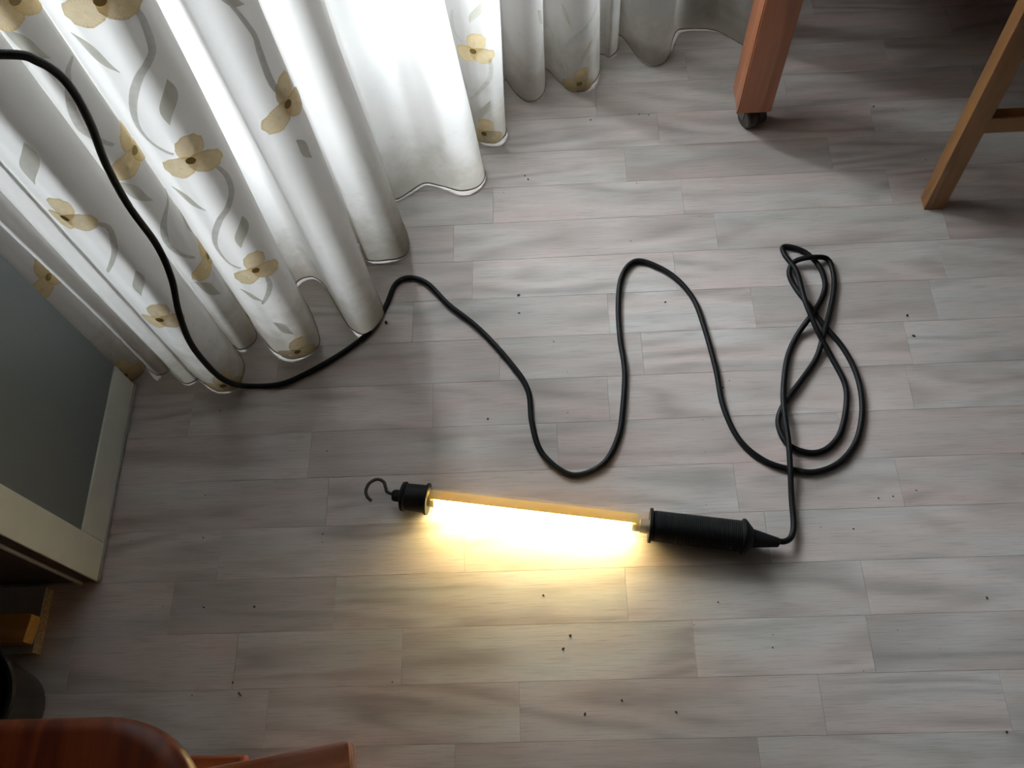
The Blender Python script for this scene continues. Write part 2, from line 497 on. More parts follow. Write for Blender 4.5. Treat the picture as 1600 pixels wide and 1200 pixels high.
gr = obj('balcony_floor', box(-1.2, 2.0, .22, 1.6, -.10, .02, WM), M_GROUND); tag(gr, kind='structure')

# ------------------------------------------------------------------ sheer curtains
CURVE_L = [(-0.93, 0.625, -0.0106), (-0.85, 0.605, -0.0106), (-0.76, 0.625, -0.0106), (-0.69, 0.605, -0.0106), (-0.6279, 0.583, -0.0106), (-0.6064, 0.5926, -0.0106), (-0.6007, 0.6104, -0.0106), (-0.6103, 0.6296, -0.0154), (-0.5881, 0.5982, -0.0239), (-0.5744, 0.5912, -0.0274), (-0.5614, 0.6001, -0.0309), (-0.5721, 0.6203, -0.0264), (-0.5492, 0.5901, -0.0188), (-0.5338, 0.5768, -0.0148), (-0.5192, 0.5814, -0.0118), (-0.518, 0.5854, -0.0175), (-0.4935, 0.5677, -0.0182), (-0.4738, 0.5617, -0.0187), (-0.454, 0.5701, -0.0193), (-0.4481, 0.6014, -0.0201), (-0.4701, 0.6371, -0.0117), (-0.4591, 0.6297, -0.0091), (-0.4424, 0.6354, -0.0055), (-0.4368, 0.6548, -0.0015), (-0.4572, 0.6922, -0.0084), (-0.4339, 0.6646, -0.0142), (-0.4173, 0.6364, -0.0068), (-0.3992, 0.6194, -0.0012), (-0.3754, 0.6108, 0.0045), (-0.3503, 0.6203, 0.0106), (-0.3394, 0.6393, 0.0155), (-0.3558, 0.6864, 0.0043), (-0.3816, 0.7332, -0.0072), (-0.3788, 0.747, -0.0103), (-0.3653, 0.7533, -0.0135), (-0.3545, 0.7511, -0.016), (-0.338, 0.7356, -0.0273), (-0.312, 0.6898, -0.0246), (-0.2914, 0.6566, -0.0227), (-0.2677, 0.6467, -0.0214), (-0.2442, 0.6798, -0.0193), (-0.2644, 0.7318, -0.0198), (-0.2848, 0.7761, -0.0297), (-0.297, 0.795, -0.03), (-0.314, 0.798, -0.03), (-0.319, 0.810, -0.03), (-0.308, 0.819, -0.03), (-0.290, 0.812, -0.03), (-0.281, 0.795, -0.03), (-0.2719, 0.779, -0.0324), (-0.2447, 0.7775, -0.0379), (-0.217, 0.7843, -0.0437), (-0.2097, 0.8067, -0.0485), (-0.2212, 0.8453, -0.0511), (-0.240, 0.868, -0.05), (-0.268, 0.866, -0.05), (-0.275, 0.879, -0.05), (-0.258, 0.892, -0.05), (-0.250, 0.915, -0.05), (-0.27, 1.02, -0.0511)]  # includes unseen extra pleats behind the front folds, added to dim them
CURVE_R = [(-0.33, 0.99, 0.0062), (-0.2784, 0.9547, 0.0062), (-0.2623, 0.9342, -0.0126), (-0.2485, 0.9087, -0.0212), (-0.2344, 0.8951, -0.027), (-0.211, 0.909, -0.0352), (-0.1864, 0.9244, -0.0438), (-0.1571, 0.9148, -0.053), (-0.1279, 0.9027, -0.0624), (-0.101, 0.9114, -0.0708), (-0.0895, 0.9327, -0.0781), (-0.0968, 0.9621, -0.0621), (-0.1247, 1.0276, -0.0246), (-0.0988, 1.0066, -0.0071), (-0.0839, 1.0002, 0.0014), (-0.0669, 1.0005, 0.0104), (-0.0539, 1.0201, 0.0228), (-0.0577, 1.0551, 0.0188), (-0.0603, 1.1094, 0.0127), (-0.0533, 1.1381, 0.0093), (-0.0363, 1.1048, 0.0051), (-0.0138, 1.086, 0.0018), (0.0082, 1.0974, -0.001), (0.0157, 1.1244, -0.0041), (0.0124, 1.157, -0.0095), (0.0212, 1.1564, -0.011), (0.0409, 1.124, -0.0172), (0.0682, 1.1018, -0.023), (0.0962, 1.1172, -0.0282), (0.1102, 1.1499, -0.034), (0.1066, 1.183, -0.0198), (0.1179, 1.1852, -0.0149), (0.1296, 1.1783, -0.0091), (0.1441, 1.1953, 0.0005), (0.1436, 1.2214, -0.0636), (0.1539, 1.2237, -0.0894), (0.1734, 1.1871, -0.1915), (0.1849, 1.1652, -0.1385), (0.2024, 1.152, -0.0915), (0.2216, 1.1595, -0.0471), (0.2334, 1.1796, 0.0027), (0.2422, 1.2139, 0.0027), (0.2552, 1.2329, 0.0027), (0.2865, 1.2336, -0.053), (0.3191, 1.2264, -0.1182), (0.3446, 1.2091, -0.1693), (0.3672, 1.1876, -0.2), (0.3955, 1.1795, -0.2), (0.405, 1.21, -0.2), (0.375, 1.262, -0.15), (0.30, 1.275, -0.08), (0.165, 1.280, -0.02), (0.145, 1.292, 0), (0.165, 1.305, -0.02), (0.30, 1.302, -0.08), (0.352, 1.312, -0.12), (0.365, 1.327, -0.13), (0.345, 1.343, -0.12), (0.30, 1.355, -0.04), (0.27, 1.42, 0), (0.28, 1.50, 0), (0.29, 1.585, 0)]  # tail end: unseen pleats and wall return, added to hold back window light

class Drape:
    def __init__(self, ctrl):
        self.F = catmull(ctrl, 10)
        self.s = [0.0]
        for a, b in zip(self.F, self.F[1:]):
            self.s.append(self.s[-1] + math.hypot(b[0] - a[0], b[1] - a[1]))
    def at(self, s):
        import bisect
        s = max(0.0, min(s, self.s[-1]))
        i = min(max(bisect.bisect_right(self.s, s) - 1, 0), len(self.F) - 2)
        d = self.s[i + 1] - self.s[i]
        u = 0 if d <= 0 else (s - self.s[i]) / d
        return [a + (b - a) * u for a, b in zip(self.F[i], self.F[i + 1])]
    def P(self, s, z, off=0.0):
        x, y, le = self.at(s)
        zz = min(z, .70)
        e = .004
        a = self.at(s - e); b = self.at(s + e)
        tx, ty = b[0] - a[0], b[1] - a[1]
        L = math.hypot(tx, ty) or 1
        nx, ny = ty / L, -tx / L          # towards the room
        # small lazy ripples in the voile
        rp = .0016 * sin(23 * s + 9 * z) * min(1, z / .2)
        return Vector((x + .8 * le * zz + nx * (off + rp), y + .6 * le * zz + ny * (off + rp), z))

def make_curtain(ctrl, label, mat):
    D = Drape(ctrl)
    zs = [.0045, .012, .02, .03, .045, .06, .08, .105, .13, .16, .19, .22, .26, .30, .34, .38, .42, .46, .5, .55, .6, .65, .7, .8, 1.0, 1.3, 1.7, 2.1, 2.3]
    bm = bmesh.new(); grid = []
    wob = random.Random(5)
    for i, sv in enumerate(D.s):
        col = []
        lift = .0018 * sin(31 * sv) + .0012 * sin(77 * sv + 1)
        for z in zs:
            zl = z + (lift * max(0, 1 - z / .1))
            col.append(bm.verts.new(D.P(sv, max(zl, .003))))
        grid.append(col)
    for a, b in zip(grid, grid[1:]):
        for j in range(len(zs) - 1):
            bm.faces.new((a[j], b[j], b[j + 1], a[j + 1]))
    me = bpy.data.meshes.new('sheer_curtain'); bm.to_mesh(me); bm.free()
    o = link('sheer_curtain', me, mat, None, True)
    tag(o, label, 'curtain', 'floor length sheer curtains at the balcony door')
    hp = []
    for sv in D.s[::2]:
        lift = .0018 * sin(31 * sv) + .0012 * sin(77 * sv + 1)
        hp.append(tuple(D.P(sv, max(.0045 + lift * .955, .003) + .0006)))
    obj('hem', tube(hp, .0014, 6), M_HEM, o, True)
    return o, D

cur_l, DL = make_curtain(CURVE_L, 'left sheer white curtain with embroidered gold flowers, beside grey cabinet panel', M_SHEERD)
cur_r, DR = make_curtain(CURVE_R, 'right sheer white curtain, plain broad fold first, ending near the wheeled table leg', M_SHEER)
DRAPE = [(cur_l, DL), (cur_r, DR)]

def patch(name, k, rows, mat, parent, closed=False, z_min=.004):
    """rows: list of lists of (s, z, off, u, v)"""
    D = DRAPE[k][1]; bm = bmesh.new(); uvl = bm.loops.layers.uv.new('UVMap'); R = []
    for row in rows:
        R.append([(bm.verts.new(D.P(s, max(z, z_min), off)), (u, v)) for s, z, off, u, v in row])
    def f(q):
        try: fc = bm.faces.new([x[0] for x in q])
        except ValueError: return
        for lp, x in zip(fc.loops, q): lp[uvl].uv = x[1]
    for a, b in zip(R, R[1:]):
        n = len(a)
        for i in range(n if closed else n - 1):
            f((a[i], a[(i + 1) % n], b[(i + 1) % n], b[i]))
    me = bpy.data.meshes.new(name); bm.to_mesh(me); bm.free()
    return link(name, me, mat, parent, True)

def petal_rows(cs, cz, ang, length, width, lift):
    rows = []
    for j, q in enumerate((.02, .35, .68, .88, 1.0)):
        row = []
        for i in range(22):
            a = 2 * pi * i / 22
            lx = length * .5 * (.90 + 1.10 * q * cos(a)); ly = width * .5 * q * sin(a) * (1 + .10 * cos(a))
            fray = 1 + (.035 * sin(9 * a + ang * 3) if j == 4 else 0)
            lx *= fray; ly *= fray
            off = lift + .0011 * (1 - q * q)
            row.append((cs + lx * cos(ang) - ly * sin(ang), cz + lx * sin(ang) + ly * cos(ang), off, a / (2 * pi), q))
        rows.append(row)
    return rows

FLOWERS = [(0, .9334, .446), (0, .7511, .4281), (0, .5987, .4322), (0, .7575, .2159), (0, .9361, .2359), (0, .6063, .2217), (0, .9319, .0255),
           (0, .3256, .0292), (0, .3468, .2683), (0, .7394, .6351), (0, .9331, .6466), (0, 1.2839, .4737),
           (1, .4601, .2044), (1, .4615, .0298), (1, .873, .0265), (0, .613, .026)]
for n_, (k, s, z) in enumerate(FLOWERS):
    fe = None
    rot = random.uniform(-.12, .12)
    first = None
    for j, (a, L, W) in enumerate(((1.32, .0335, .0265), (3.80, .0355, .0290), (5.66, .0310, .0285))):
        rows = petal_rows(s, z, a + rot, L, W, .0012 + .0006 * j)
        if first is None:
            # gather the three petals of one flower in one mesh
            D = DRAPE[k][1]; bm = bmesh.new(); uvl = bm.loops.layers.uv.new('UVMap'); first = True
        R = [[(bm.verts.new(D.P(q[0], max(q[1], .004), q[2])), (q[3], q[4])) for q in row] for row in rows]
        for ra, rb in zip(R, R[1:]):
            for i in range(len(ra)):
                q = (ra[i], ra[(i + 1) % len(ra)], rb[(i + 1) % len(ra)], rb[i])
                fc = bm.faces.new([x[0] for x in q])
                for lp, x in zip(fc.loops, q): lp[uvl].uv = x[1]
        fc = bm.faces.new([x[0] for x in R[0]])
        for lp, x in zip(fc.loops, R[0]): lp[uvl].uv = x[1]
    me = bpy.data.meshes.new('flower'); bm.to_mesh(me); bm.free()
    fo = link('flower', me, M_FLOWER, DRAPE[k][0], True)
    if n_ == 0: fo['label'] = 'gold embroidered three-petal flower'
    rows = [[(s + q * .0046 * cos(2 * pi * i / 12), z + q * .0050 * sin(2 * pi * i / 12), .0034, i / 12, q) for i in range(12)] for q in (.05, .6, 1)]
    patch('flower_centre', k, rows, M_PISTIL, fo, True)

LEAVES = [(0, (.7165, .6127), (.7367, .5712), 1), (0, (.8937, .6108), (.9188, .5706), 1), (0, (.9486, .5484), (.9326, .4974), 1), (0, (.6207, .5447), (.5969, .4851), 1),
          (0, (.7196, .4041), (.7394, .3577), 1), (0, (.8935, .3966), (.9207, .3624), 1), (0, (.9514, .3338), (.9338, .2832), 1), (0, (.768, .312), (.7584, .2655), 1),
          (0, (.7249, .1935), (.7443, .1457), 1), (0, (.9026, .192), (.9251, .1671), 1), (0, (.6229, .3239), (.6075, .2758), 1), (0, (1.2773, .4246), (1.2869, .3853), 1),
          (1, (.4771, .2905), (.4602, .2534), 1), (1, (.4762, .1033), (.4567, .0612), 1), (1, (.420, .150), (.4394, .1171), 1), (1, (.8418, .1807), (.8608, .1467), 1),
          (1, (.896, .1068), (.8754, .0719), 1), (1, (.7181, .1862), (.7324, .149), 1), (0, (1.262, .625), (1.2855, .5969), 1), (0, (.34, .40), (.325, .355), 1), (0, (.9226, .112), (.939, .070), 1)]
for k, (s0, z0), (s1, z1), _ in LEAVES:
    L = math.hypot(s1 - s0, z1 - z0); W = .27 * L
    dx, dz = (s1 - s0) / L, (z1 - z0) / L
    rows = []
    for i in range(15):
        q = i / 14
        w = W * (sin(pi * q ** .92) if 0 < q < 1 else 0.02) * .5
        sk = .10 * L * sin(2 * pi * q) * .35
        row = []
        for m in (-1, -.5, 0, .5, 1):
            row.append((s0 + dx * L * q - dz * (m * w + sk), z0 + dz * L * q + dx * (m * w + sk), .0010 + .0006 * (1 - m * m), q * 1.3, abs(m) * .9))
        rows.append(row)
    patch('leaf', k, rows, M_LEAF, DRAPE[k][0])

VINES = [(0, [(.9481, .6347), (.9529, .6208), (.9525, .6025), (.9491, .5832), (.9417, .5732), (.93, .5614), (.9189, .5428), (.9072, .5159), (.9012, .4933), (.9049, .4743), (.9154, .4625), (.9222, .4574)]),
         (0, [(.9502, .426), (.9557, .4033), (.9533, .3773), (.9416, .3566), (.9279, .3411), (.912, .3112), (.904, .2842), (.9077, .2557), (.9209, .2444)]),
         (0, [(.7543, .5558), (.7431, .5513), (.7338, .5329), (.7266, .5106), (.7237, .488), (.7267, .4748), (.7326, .4622), (.7384, .4516)]),
         (0, [(.764, .345), (.7434, .3301), (.7323, .3102), (.7266, .283), (.7303, .2576), (.7416, .2363)]),
         (0, [(.6219, .4188), (.6304, .4002), (.6249, .3799), (.6146, .359), (.5843, .3183)]),
         (0, [(1.272, .61), (1.2815, .5675), (1.2801, .5479), (1.2783, .5227), (1.2786, .5036), (1.2829, .4865), (1.286, .478)]),
         (1, [(.4325, .2654), (.4270, .2424), (.4301, .2216), (.4423, .2119)]),
         (1, [(.4794, .192), (.4817, .1698), (.4784, .1496), (.4644, .1259), (.4425, .0965)]),
         (1, [(.9122, .1688), (.9037, .1567), (.8849, .1411), (.8661, .1253), (.8498, .095), (.8449, .0642), (.8501, .0348)]),
         (0, [(.9435, .2169), (.9427, .1949), (.9334, .1756), (.9221, .1598)])]
for k, pts in VINES:
    pp = catmull(pts, 6); n = len(pp); rows = []
    for i, p in enumerate(pp):
        a = pp[max(i - 1, 0)]; b = pp[min(i + 1, n - 1)]
        dx, dz = b[0] - a[0], b[1] - a[1]; L = math.hypot(dx, dz) or 1
        w = .0016 + .0021 * sin(pi * i / (n - 1))
        rows.append([(p[0] - dz / L * w * m, p[1] + dx / L * w * m, .0008 + .0005 * (1 - m * m), i * .012, abs(m) * .9) for m in (-1, 0, 1)])
    patch('vine', k, rows, M_VINE, DRAPE[k][0])

# ------------------------------------------------------------------ work lamp on the floor
AX = Vector((-.2032, .3839, 0)); BX = Vector((.2848, .3070, 0))
rz = math.atan2(BX.y - AX.y, BX.x - AX.x)
lamp = empty('work_lamp', (AX.x, AX.y, 0), rz)
tag(lamp, 'lit black handled fluorescent inspection lamp lying on the grey floor', 'lamp')
LZ = .0235
def LM(dx=0): return Matrix.Translation((dx, 0, LZ))
# end cap with rims
obj('end_cap', lathe([(.0, .006), (.0, .0165), (.0015, .0195), (.0055, .0202), (.007, .0180), (.030, .0186), (.0335, .0188), (.0345, .0215), (.0375, .0215), (.0375, .0185), (.0375, .004)], 36, LM()), M_RUBBER, lamp, True)
obj('hook_socket', lathe([(-.0125, .0052), (-.012, .0072), (-.009, .0085), (.0005, .0090)], 6, LM()), M_RUBBER, lamp, True, bevel=.0006)
# hook: drawn in the lamp's own frame
inv = Matrix.Rotation(-rz, 4, 'Z')
hk = [(-.2130, .3868), (-.2228, .3911), (-.2252, .3967), (-.2288, .4060), (-.2380, .4098), (-.2480, .4045), (-.2522, .3945), (-.2500, .3858), (-.2441, .3795)]
hp = [inv @ (Vector((x, y, .0215)) - Vector((AX.x, AX.y, 0))) for x, y in hk]
hp = catmull([(-.0105, 0, LZ)] + [tuple(p) for p in hp], 7)
obj('hook', tube(hp, .0023, 12), M_STEEL, lamp, True)
# clear plastic sleeve, reflector, glowing tube
obj('clear_sleeve', lathe([(.0360, .0170), (.3330, .0170)], 40, LM(), caps=False), M_PLASTIC, lamp, True)
def arc_shell(x0, x1, r, th, a0, a1, n=16):
    bm = bmesh.new(); cols = []
    for i in range(n + 1):
        a = a0 + (a1 - a0) * i / n
        cols.append([bm.verts.new((x, q * cos(a), LZ + q * sin(a))) for x, q in ((x0, r), (x1, r), (x1, r - th), (x0, r - th))])
    for a, b in zip(cols, cols[1:]):
        for j in range(4): bm.faces.new((a[j], b[j], b[(j + 1) % 4], a[(j + 1) % 4]))
    bm.faces.new(cols[0]); bm.faces.new(cols[-1][::-1])
    return bm
obj('reflector', arc_shell(.040, .316, .0134, .0008, radians(-82), radians(104)), M_REFL, lamp, True)
ft = obj('fluorescent_tube', lathe([(.046, .0076), (.309, .0076)], 28, Matrix.Translation((0, -.002, LZ))), M_TUBE, lamp, True)
for x0 in (.036, .309):
    obj('tube_cap', lathe([(x0, .0072), (x0 + .001, .0081), (x0 + .010, .0081), (x0 + .011, .0072)], 24, Matrix.Translation((0, -.002, LZ))), M_CAPM, ft, True)
obj('tube_socket', lathe([(.320, .0060), (.320, .0095), (.334, .0095), (.334, .006)], 24, Matrix.Translation((0, -.002, LZ))), M_CAPM, lamp, True)
# ribbed handle
prof = [(.3315, .0165), (.3315, .0228), (.3350, .0228), (.3355, .0198)]
x = .338
while x < .4480:
    prof += [(x, .0196), (x + .0007, .0203), (x + .0015, .0203), (x + .0022, .0196)]
    x += .0024
prof += [(.4500, .0200), (.4505, .0226), (.4525, .0232), (.4545, .0224), (.4600, .0165), (.4640, .0120), (.4640, .004)]
obj('handle', lathe(prof, 40, LM()), M_RUBBER, lamp, True)
# strain relief
def SRM(): return Matrix.Translation((.4625, 0, LZ - .003)) @ Matrix.Rotation(radians(9), 4, 'Y')
obj('strain_relief', lathe([(-.004, .0125), (.004, .0118), (.010, .0108), (.036, .0062), (.0375, .0040)], 28, SRM()), M_RUBBER, lamp, True)
# the long black cord (world points, then moved into the lamp frame)
CORD_FLOOR = [(-0.9800, 0.5000, 2.0300), (-0.8000, 0.5000, 2.0300), (-0.6200, 0.4500, 2.0000), (-0.5800, 0.4400, 1.2000), (-0.5600, 0.4600, 0.8000), (-0.5100, 0.5000, 0.7000), (-0.4355, 0.5626, 0.6414), (-0.4185, 0.5762, 0.6194), (-0.4135, 0.5855, 0.5848), (-0.4179, 0.5866, 0.5355), (-0.4290, 0.5848, 0.4795), (-0.4342, 0.5817, 0.4171), (-0.4296, 0.5750, 0.3525), (-0.4252, 0.5550, 0.3149), (-0.4346, 0.5392, 0.2632), (-0.4469, 0.5359, 0.1899), (-0.4502, 0.5411, 0.1036), (-0.4471, 0.5503, 0.0523), (-0.4421, 0.5682, 0.0042), (-0.3945, 0.5682, 0.0042), (-0.3533, 0.5852, 0.0042), (-0.2985, 0.6199, 0.0042), (-0.2619, 0.6541, 0.0042), (-0.2415, 0.6943, 0.0042), (-0.2283, 0.7325, 0.0042), (-0.2068, 0.7430, 0.0042), (-0.1787, 0.7311, 0.0042), (-0.1466, 0.6929, 0.0042), (-0.0981, 0.6462, 0.0042), (-0.0514, 0.5852, 0.0042), (-0.0292, 0.5429, 0.0042), (-0.0251, 0.4928, 0.0042), (-0.0138, 0.4488, 0.0042), (0.0159, 0.4176, 0.0042), (0.0420, 0.4129, 0.0042), (0.0736, 0.4294, 0.0042), (0.0946, 0.4666, 0.0042), (0.1037, 0.5072, 0.0042), (0.1109, 0.5675, 0.0042), (0.1082, 0.6201, 0.0042), (0.1091, 0.6745, 0.0042), (0.1164, 0.7226, 0.0042), (0.1330, 0.7506, 0.0042), (0.1556, 0.7529, 0.0042), (0.1940, 0.7266, 0.0042), (0.2205, 0.6856, 0.0042), (0.2320, 0.6357, 0.0042), (0.2408, 0.5668, 0.0042), (0.2444, 0.5062, 0.0042), (0.2601, 0.4552, 0.0042), (0.2905, 0.4229, 0.0042), (0.3270, 0.4086, 0.0042), (0.3563, 0.4048, 0.0042), (0.3901, 0.4173, 0.0042), (0.4180, 0.4479, 0.0042), (0.4343, 0.4933, 0.0042), (0.4373, 0.5427, 0.0042), (0.4260, 0.5894, 0.0042), (0.4027, 0.6318, 0.0060), (0.3864, 0.6642, 0.0075), (0.3722, 0.7002, 0.0042), (0.3685, 0.7219, 0.0060), (0.3797, 0.7384, 0.0095), (0.4051, 0.7416, 0.0130), (0.4303, 0.7416, 0.0042), (0.4331, 0.7083, 0.0042), (0.4236, 0.6698, 0.0042), (0.3972, 0.6038, 0.0090), (0.3846, 0.5757, 0.0042), (0.3618, 0.5461, 0.0042), (0.3328, 0.5115, 0.0060), (0.3191, 0.4884, 0.0042), (0.3169, 0.4672, 0.0042), (0.3252, 0.4443, 0.0060), (0.3498, 0.4328, 0.0042), (0.3745, 0.4365, 0.0042), (0.3973, 0.4582, 0.0042), (0.4134, 0.4990, 0.0042), (0.4177, 0.5334, 0.0045), (0.4065, 0.5738, 0.0060), (0.3914, 0.6143, 0.0135), (0.3797, 0.6631, 0.0190), (0.3781, 0.7181, 0.0110), (0.3665, 0.7531, 0.0060), (0.3672, 0.7683, 0.0042), (0.3824, 0.7663, 0.0042), (0.4016, 0.7535, 0.0042), (0.4150, 0.7274, 0.0060), (0.4181, 0.6979, 0.0042), (0.4069, 0.6706, 0.0042), (0.3847, 0.6394, 0.0130), (0.3633, 0.6134, 0.0042), (0.3441, 0.5776, 0.0042), (0.3300, 0.5256, 0.0080), (0.3249, 0.4864, 0.0125), (0.3238, 0.4460, 0.0135), (0.3203, 0.4049, 0.0125), (0.3173, 0.3664, 0.0070), (0.3142, 0.3311, 0.0080), (0.3076, 0.3141, 0.0110), (0.2977, 0.3077, 0.0140), (0.2868, 0.3084, 0.0155), (0.2785, 0.3096, 0.0170)]
cpts = catmull(CORD_FLOOR, 8)
LMI = (Matrix.Translation((AX.x, AX.y, 0)) @ Matrix.Rotation(rz, 4, 'Z')).inverted()
cpts = [tuple(LMI @ Vector(p)) for p in cpts]
obj('cord', tube(cpts, .0040, 10), M_CORD, lamp, True)

# ------------------------------------------------------------------ grey cabinet at the left
cab = empty('cabinet', (-.85, .43, 0))
tag(cab, 'white cabinet with grey inset panel standing left of the curtain', 'cabinet')
def cbox(name, x0, x1, y0, y1, z0, z1, mat, par=None, bevel=.0015):
    o = obj(name, box(x0 + .85, x1 + .85, y0 - .43, y1 - .43, z0, z1), mat, par or cab, bevel=bevel)
    return o
CY0, CY1, CZ = .285, .577, 2.0
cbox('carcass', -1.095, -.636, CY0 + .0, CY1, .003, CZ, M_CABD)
cbox('top_board', -1.095, -.608, CY0 - .004, CY1, CZ, CZ + .018, M_CABW)
cbox('carcass_edge', -.6368, -.6320, CY0 - .003, CY1, .003, CZ, M_CABW, bevel=.0006)
dr = cbox('panel_core', -.6318, -.6135, CY0, CY1, .004, CZ - .002, M_CABE)
dx0, dx1 = -.6134, -.6100
cbox('stile', dx0, dx1, CY0 + .0, CY0 + .052, .004, CZ - .002, M_CABW, dr)
cbox('rail', dx0, dx1, CY0 + .052, CY1, .004, .068, M_CABW, dr)
cbox('rail', dx0, dx1, CY0 + .052, CY1, CZ - .07, CZ - .002, M_CABW, dr)
cbox('inset_panel', dx0, dx1 - .0022, CY0 + .052, CY1, .068, CZ - .07, M_CABG, dr, bevel=.0)
cbox('edge_strip', -.6100, -.6080, CY0 + .001, CY1, .004, .0085, M_CHIPW, dr, bevel=.0006)

# white chipboard offcut and the yellow block on it
bd = empty('chipboard_shelf', (-.80, .235, 0))
tag(bd, 'white melamine chipboard board with raw edge lying beside the cabinet', 'board')
obj('melamine_face', box(-.22, .128, -.042, .042, .0165, .0180), M_CHIPW, bd)
obj('chipboard_core', box(-.22, .1285, -.042, .042, .0005, .0165), M_CHIP, bd)
obj('melamine_face', box(-.22, .128, -.042, .042, .0, .0005), M_CHIPW, bd)
bk = empty('wooden_block', (-.735, .222, .018))
tag(bk, 'yellow wooden block resting on the white chipboard board', 'block')
bm = bmesh.new()
vs = bm_box(bm, -.10, .066, -.020, .022, 0, .024)
for v in vs:
    if v.co.x > 0 and v.co.y > 0: v.co.y -= .006
    if v.co.x > 0 and v.co.y < 0: v.co.x -= .004
obj('block_body', bm, M_BLOCK, bk, bevel=.004, smooth=True)

# dark round tub at the far left edge
bn = empty('plastic_tub', (-.700, .125, 0))
tag(bn, 'low dark glossy round tub in the shadow below the chipboard board', 'tub')
def zl(profile, n=40):
    return lathe([(z, r) for z, r in profile], n, Matrix.Rotation(radians(-90), 4, 'Y'), caps=False)
obj('tub_body', zl([(.002, .001), (.002, .050), (.05, .058), (.100, .063), (.101, .061), (.05, .056), (.006, .048), (.006, .001)]), M_BIN, bn, True)
obj('rim', zl([(.100, .0625), (.101, .068), (.1045, .0695), (.1075, .0675), (.1075, .0625), (.100, .0625)]), M_BIN, bn, True)

# ------------------------------------------------------------------ table on casters (upper right)
tb = empty('table', (.78, 1.27, 0))
tag(tb, 'reddish pine table whose leg stands on a caster by the curtain', 'table')
def tloc(x, y): return x - .78, y - 1.27
TXA, TXB, TYA, TYB = .3195, 1.26, .998, 1.56
lw, ld = .0535, .056
for (x, y) in ((TXA, TYA), (TXB - lw, TYA), (TXA, TYB - ld), (TXB - lw, TYB - ld)):
    lx, ly = tloc(x, y)
    bm = bmesh.new()
    vs = bm_box(bm, 0, lw, 0, ld, .040, .715)
    zb = min(v.co.z for v in vs)
    bmesh.ops.bevel(bm, geom=[e for e in bm.edges if all(abs(v.co.z - zb) < 1e-5 for v in e.verts)], offset=.007, segments=1, affect='EDGES')
    bmesh.ops.bevel(bm, geom=[e for e in bm.edges if abs(e.verts[0].co.z - e.verts[1].co.z) > .1], offset=.002, segments=2, affect='EDGES')
    lg = obj('leg', bm, M_PINE, tb, True); lg.location = (lx, ly, 0)
    ax_ = Matrix.Translation((lw / 2 + .005, ld / 2 - .006, .0185)) @ Matrix.Rotation(radians(25), 4, 'Z')
    ca = obj('caster', lathe([(-.0175, .003), (-.0175, .0155), (-.015, .0182), (-.003, .0185), (-.003, .0165), (.003, .0165), (.003, .0185), (.015, .0182), (.0175, .0155), (.0175, .003)], 28, ax_), M_WHEEL, lg, True)
    bm = lathe([(.034, .010), (.0405, .010)], 16, Matrix.Translation((lw / 2, ld / 2, 0)) @ Matrix.Rotation(radians(-90), 4, 'Y'))
    bm_box(bm, -.0185, .0185, -.006, .013, .012, .0345, Matrix.Translation((lw / 2 + .003, ld / 2 - .002, .003)) @ Matrix.Rotation(radians(25), 4, 'Z'))
    obj('caster_housing', bm, M_CASTER, lg, True)
ax0, ay0 = tloc(TXA, TYA); ax1, ay1 = tloc(TXB, TYB)
obj('tabletop', box(ax0 - .004, ax1 + .12, ay0 - .20, ay1 + .02, .715, .745), M_PINET, tb, bevel=.004, smooth=True)  # front overhang added out of view to shade the floor
obj('apron', box(ax0 + lw, ax1 - lw, ay0 + .012, ay0 + .032, .62, .715), M_PINET, tb)
obj('apron', box(ax0 + lw, ax1 - lw, ay1 - .032, ay1 - .012, .62, .715), M_PINET, tb)
obj('apron', box(ax0 + .012, ax0 + .032, ay0 + ld, ay1 - ld, .62, .715), M_PINET, tb)
obj('apron', box(ax1 - .032, ax1 - .012, ay0 + ld, ay1 - ld, .62, .715), M_PINET, tb)

obj('shade_shelf', box(ax0 + .11, ax1 - .03, ay0 + .13, ay1 - .02, .152, .170), M_PINET, tb, bevel=.002)  # unseen shelf, added to darken the floor under the table

# ------------------------------------------------------------------ yellow chair pushed under the table
ch = empty('dining_chair', (.80, 1.05, 0))
tag(ch, 'yellow pine chair with splayed rear leg standing before the table', 'chair')
def post(pts, wx, wy):
    bm = bmesh.new(); rings = []
    for x, y, z in pts:
        rings.append([bm.verts.new((x + a * wx / 2, y + b * wy / 2, z)) for a, b in ((-1, -1), (1, -1), (1, 1), (-1, 1))])
    for r0, r1 in zip(rings, rings[1:]):
        for i in range(4): bm.faces.new((r0[i], r0[(i + 1) % 4], r1[(i + 1) % 4], r1[i]))
    bm.faces.new(rings[0][::-1]); bm.faces.new(rings[-1])
    return bm
def yleg(x, pts): return obj('leg', post([(x, y, z) for y, z in pts], .031, .024), M_YEL, ch, True, bevel=.0015)
rear = [(-.210, 0), (-.170, .44), (-.185, .60), (-.235, .92)]
yleg(-.192, rear); yleg(.165, rear)
yleg(-.192, [(.290, 0), (.290, .44)]); yleg(.165, [(.290, 0), (.290, .44)])
obj('stretcher', box(-.177, .150, -.205, -.187, .150, .180), M_YELX, ch, bevel=.002)
obj('stretcher', box(-.177, .150, .281, .299, .37, .40), M_YELX, ch, bevel=.002)
for x in (-.192, .165):
    obj('stretcher', box(x - .008, x + .008, -.165, .278, .36, .388), M_YEL, ch, bevel=.002)
obj('seat', box(-.215, .188, -.155, .310, .44, .462), M_YELX, ch, bevel=.006, smooth=True)
for i, z in enumerate((.58, .70, .83)):
    obj('back_slat', box(-.177, .150, -.205 - i * .015, -.190 - i * .015, z, z + .06), M_YELX, ch, bevel=.003)

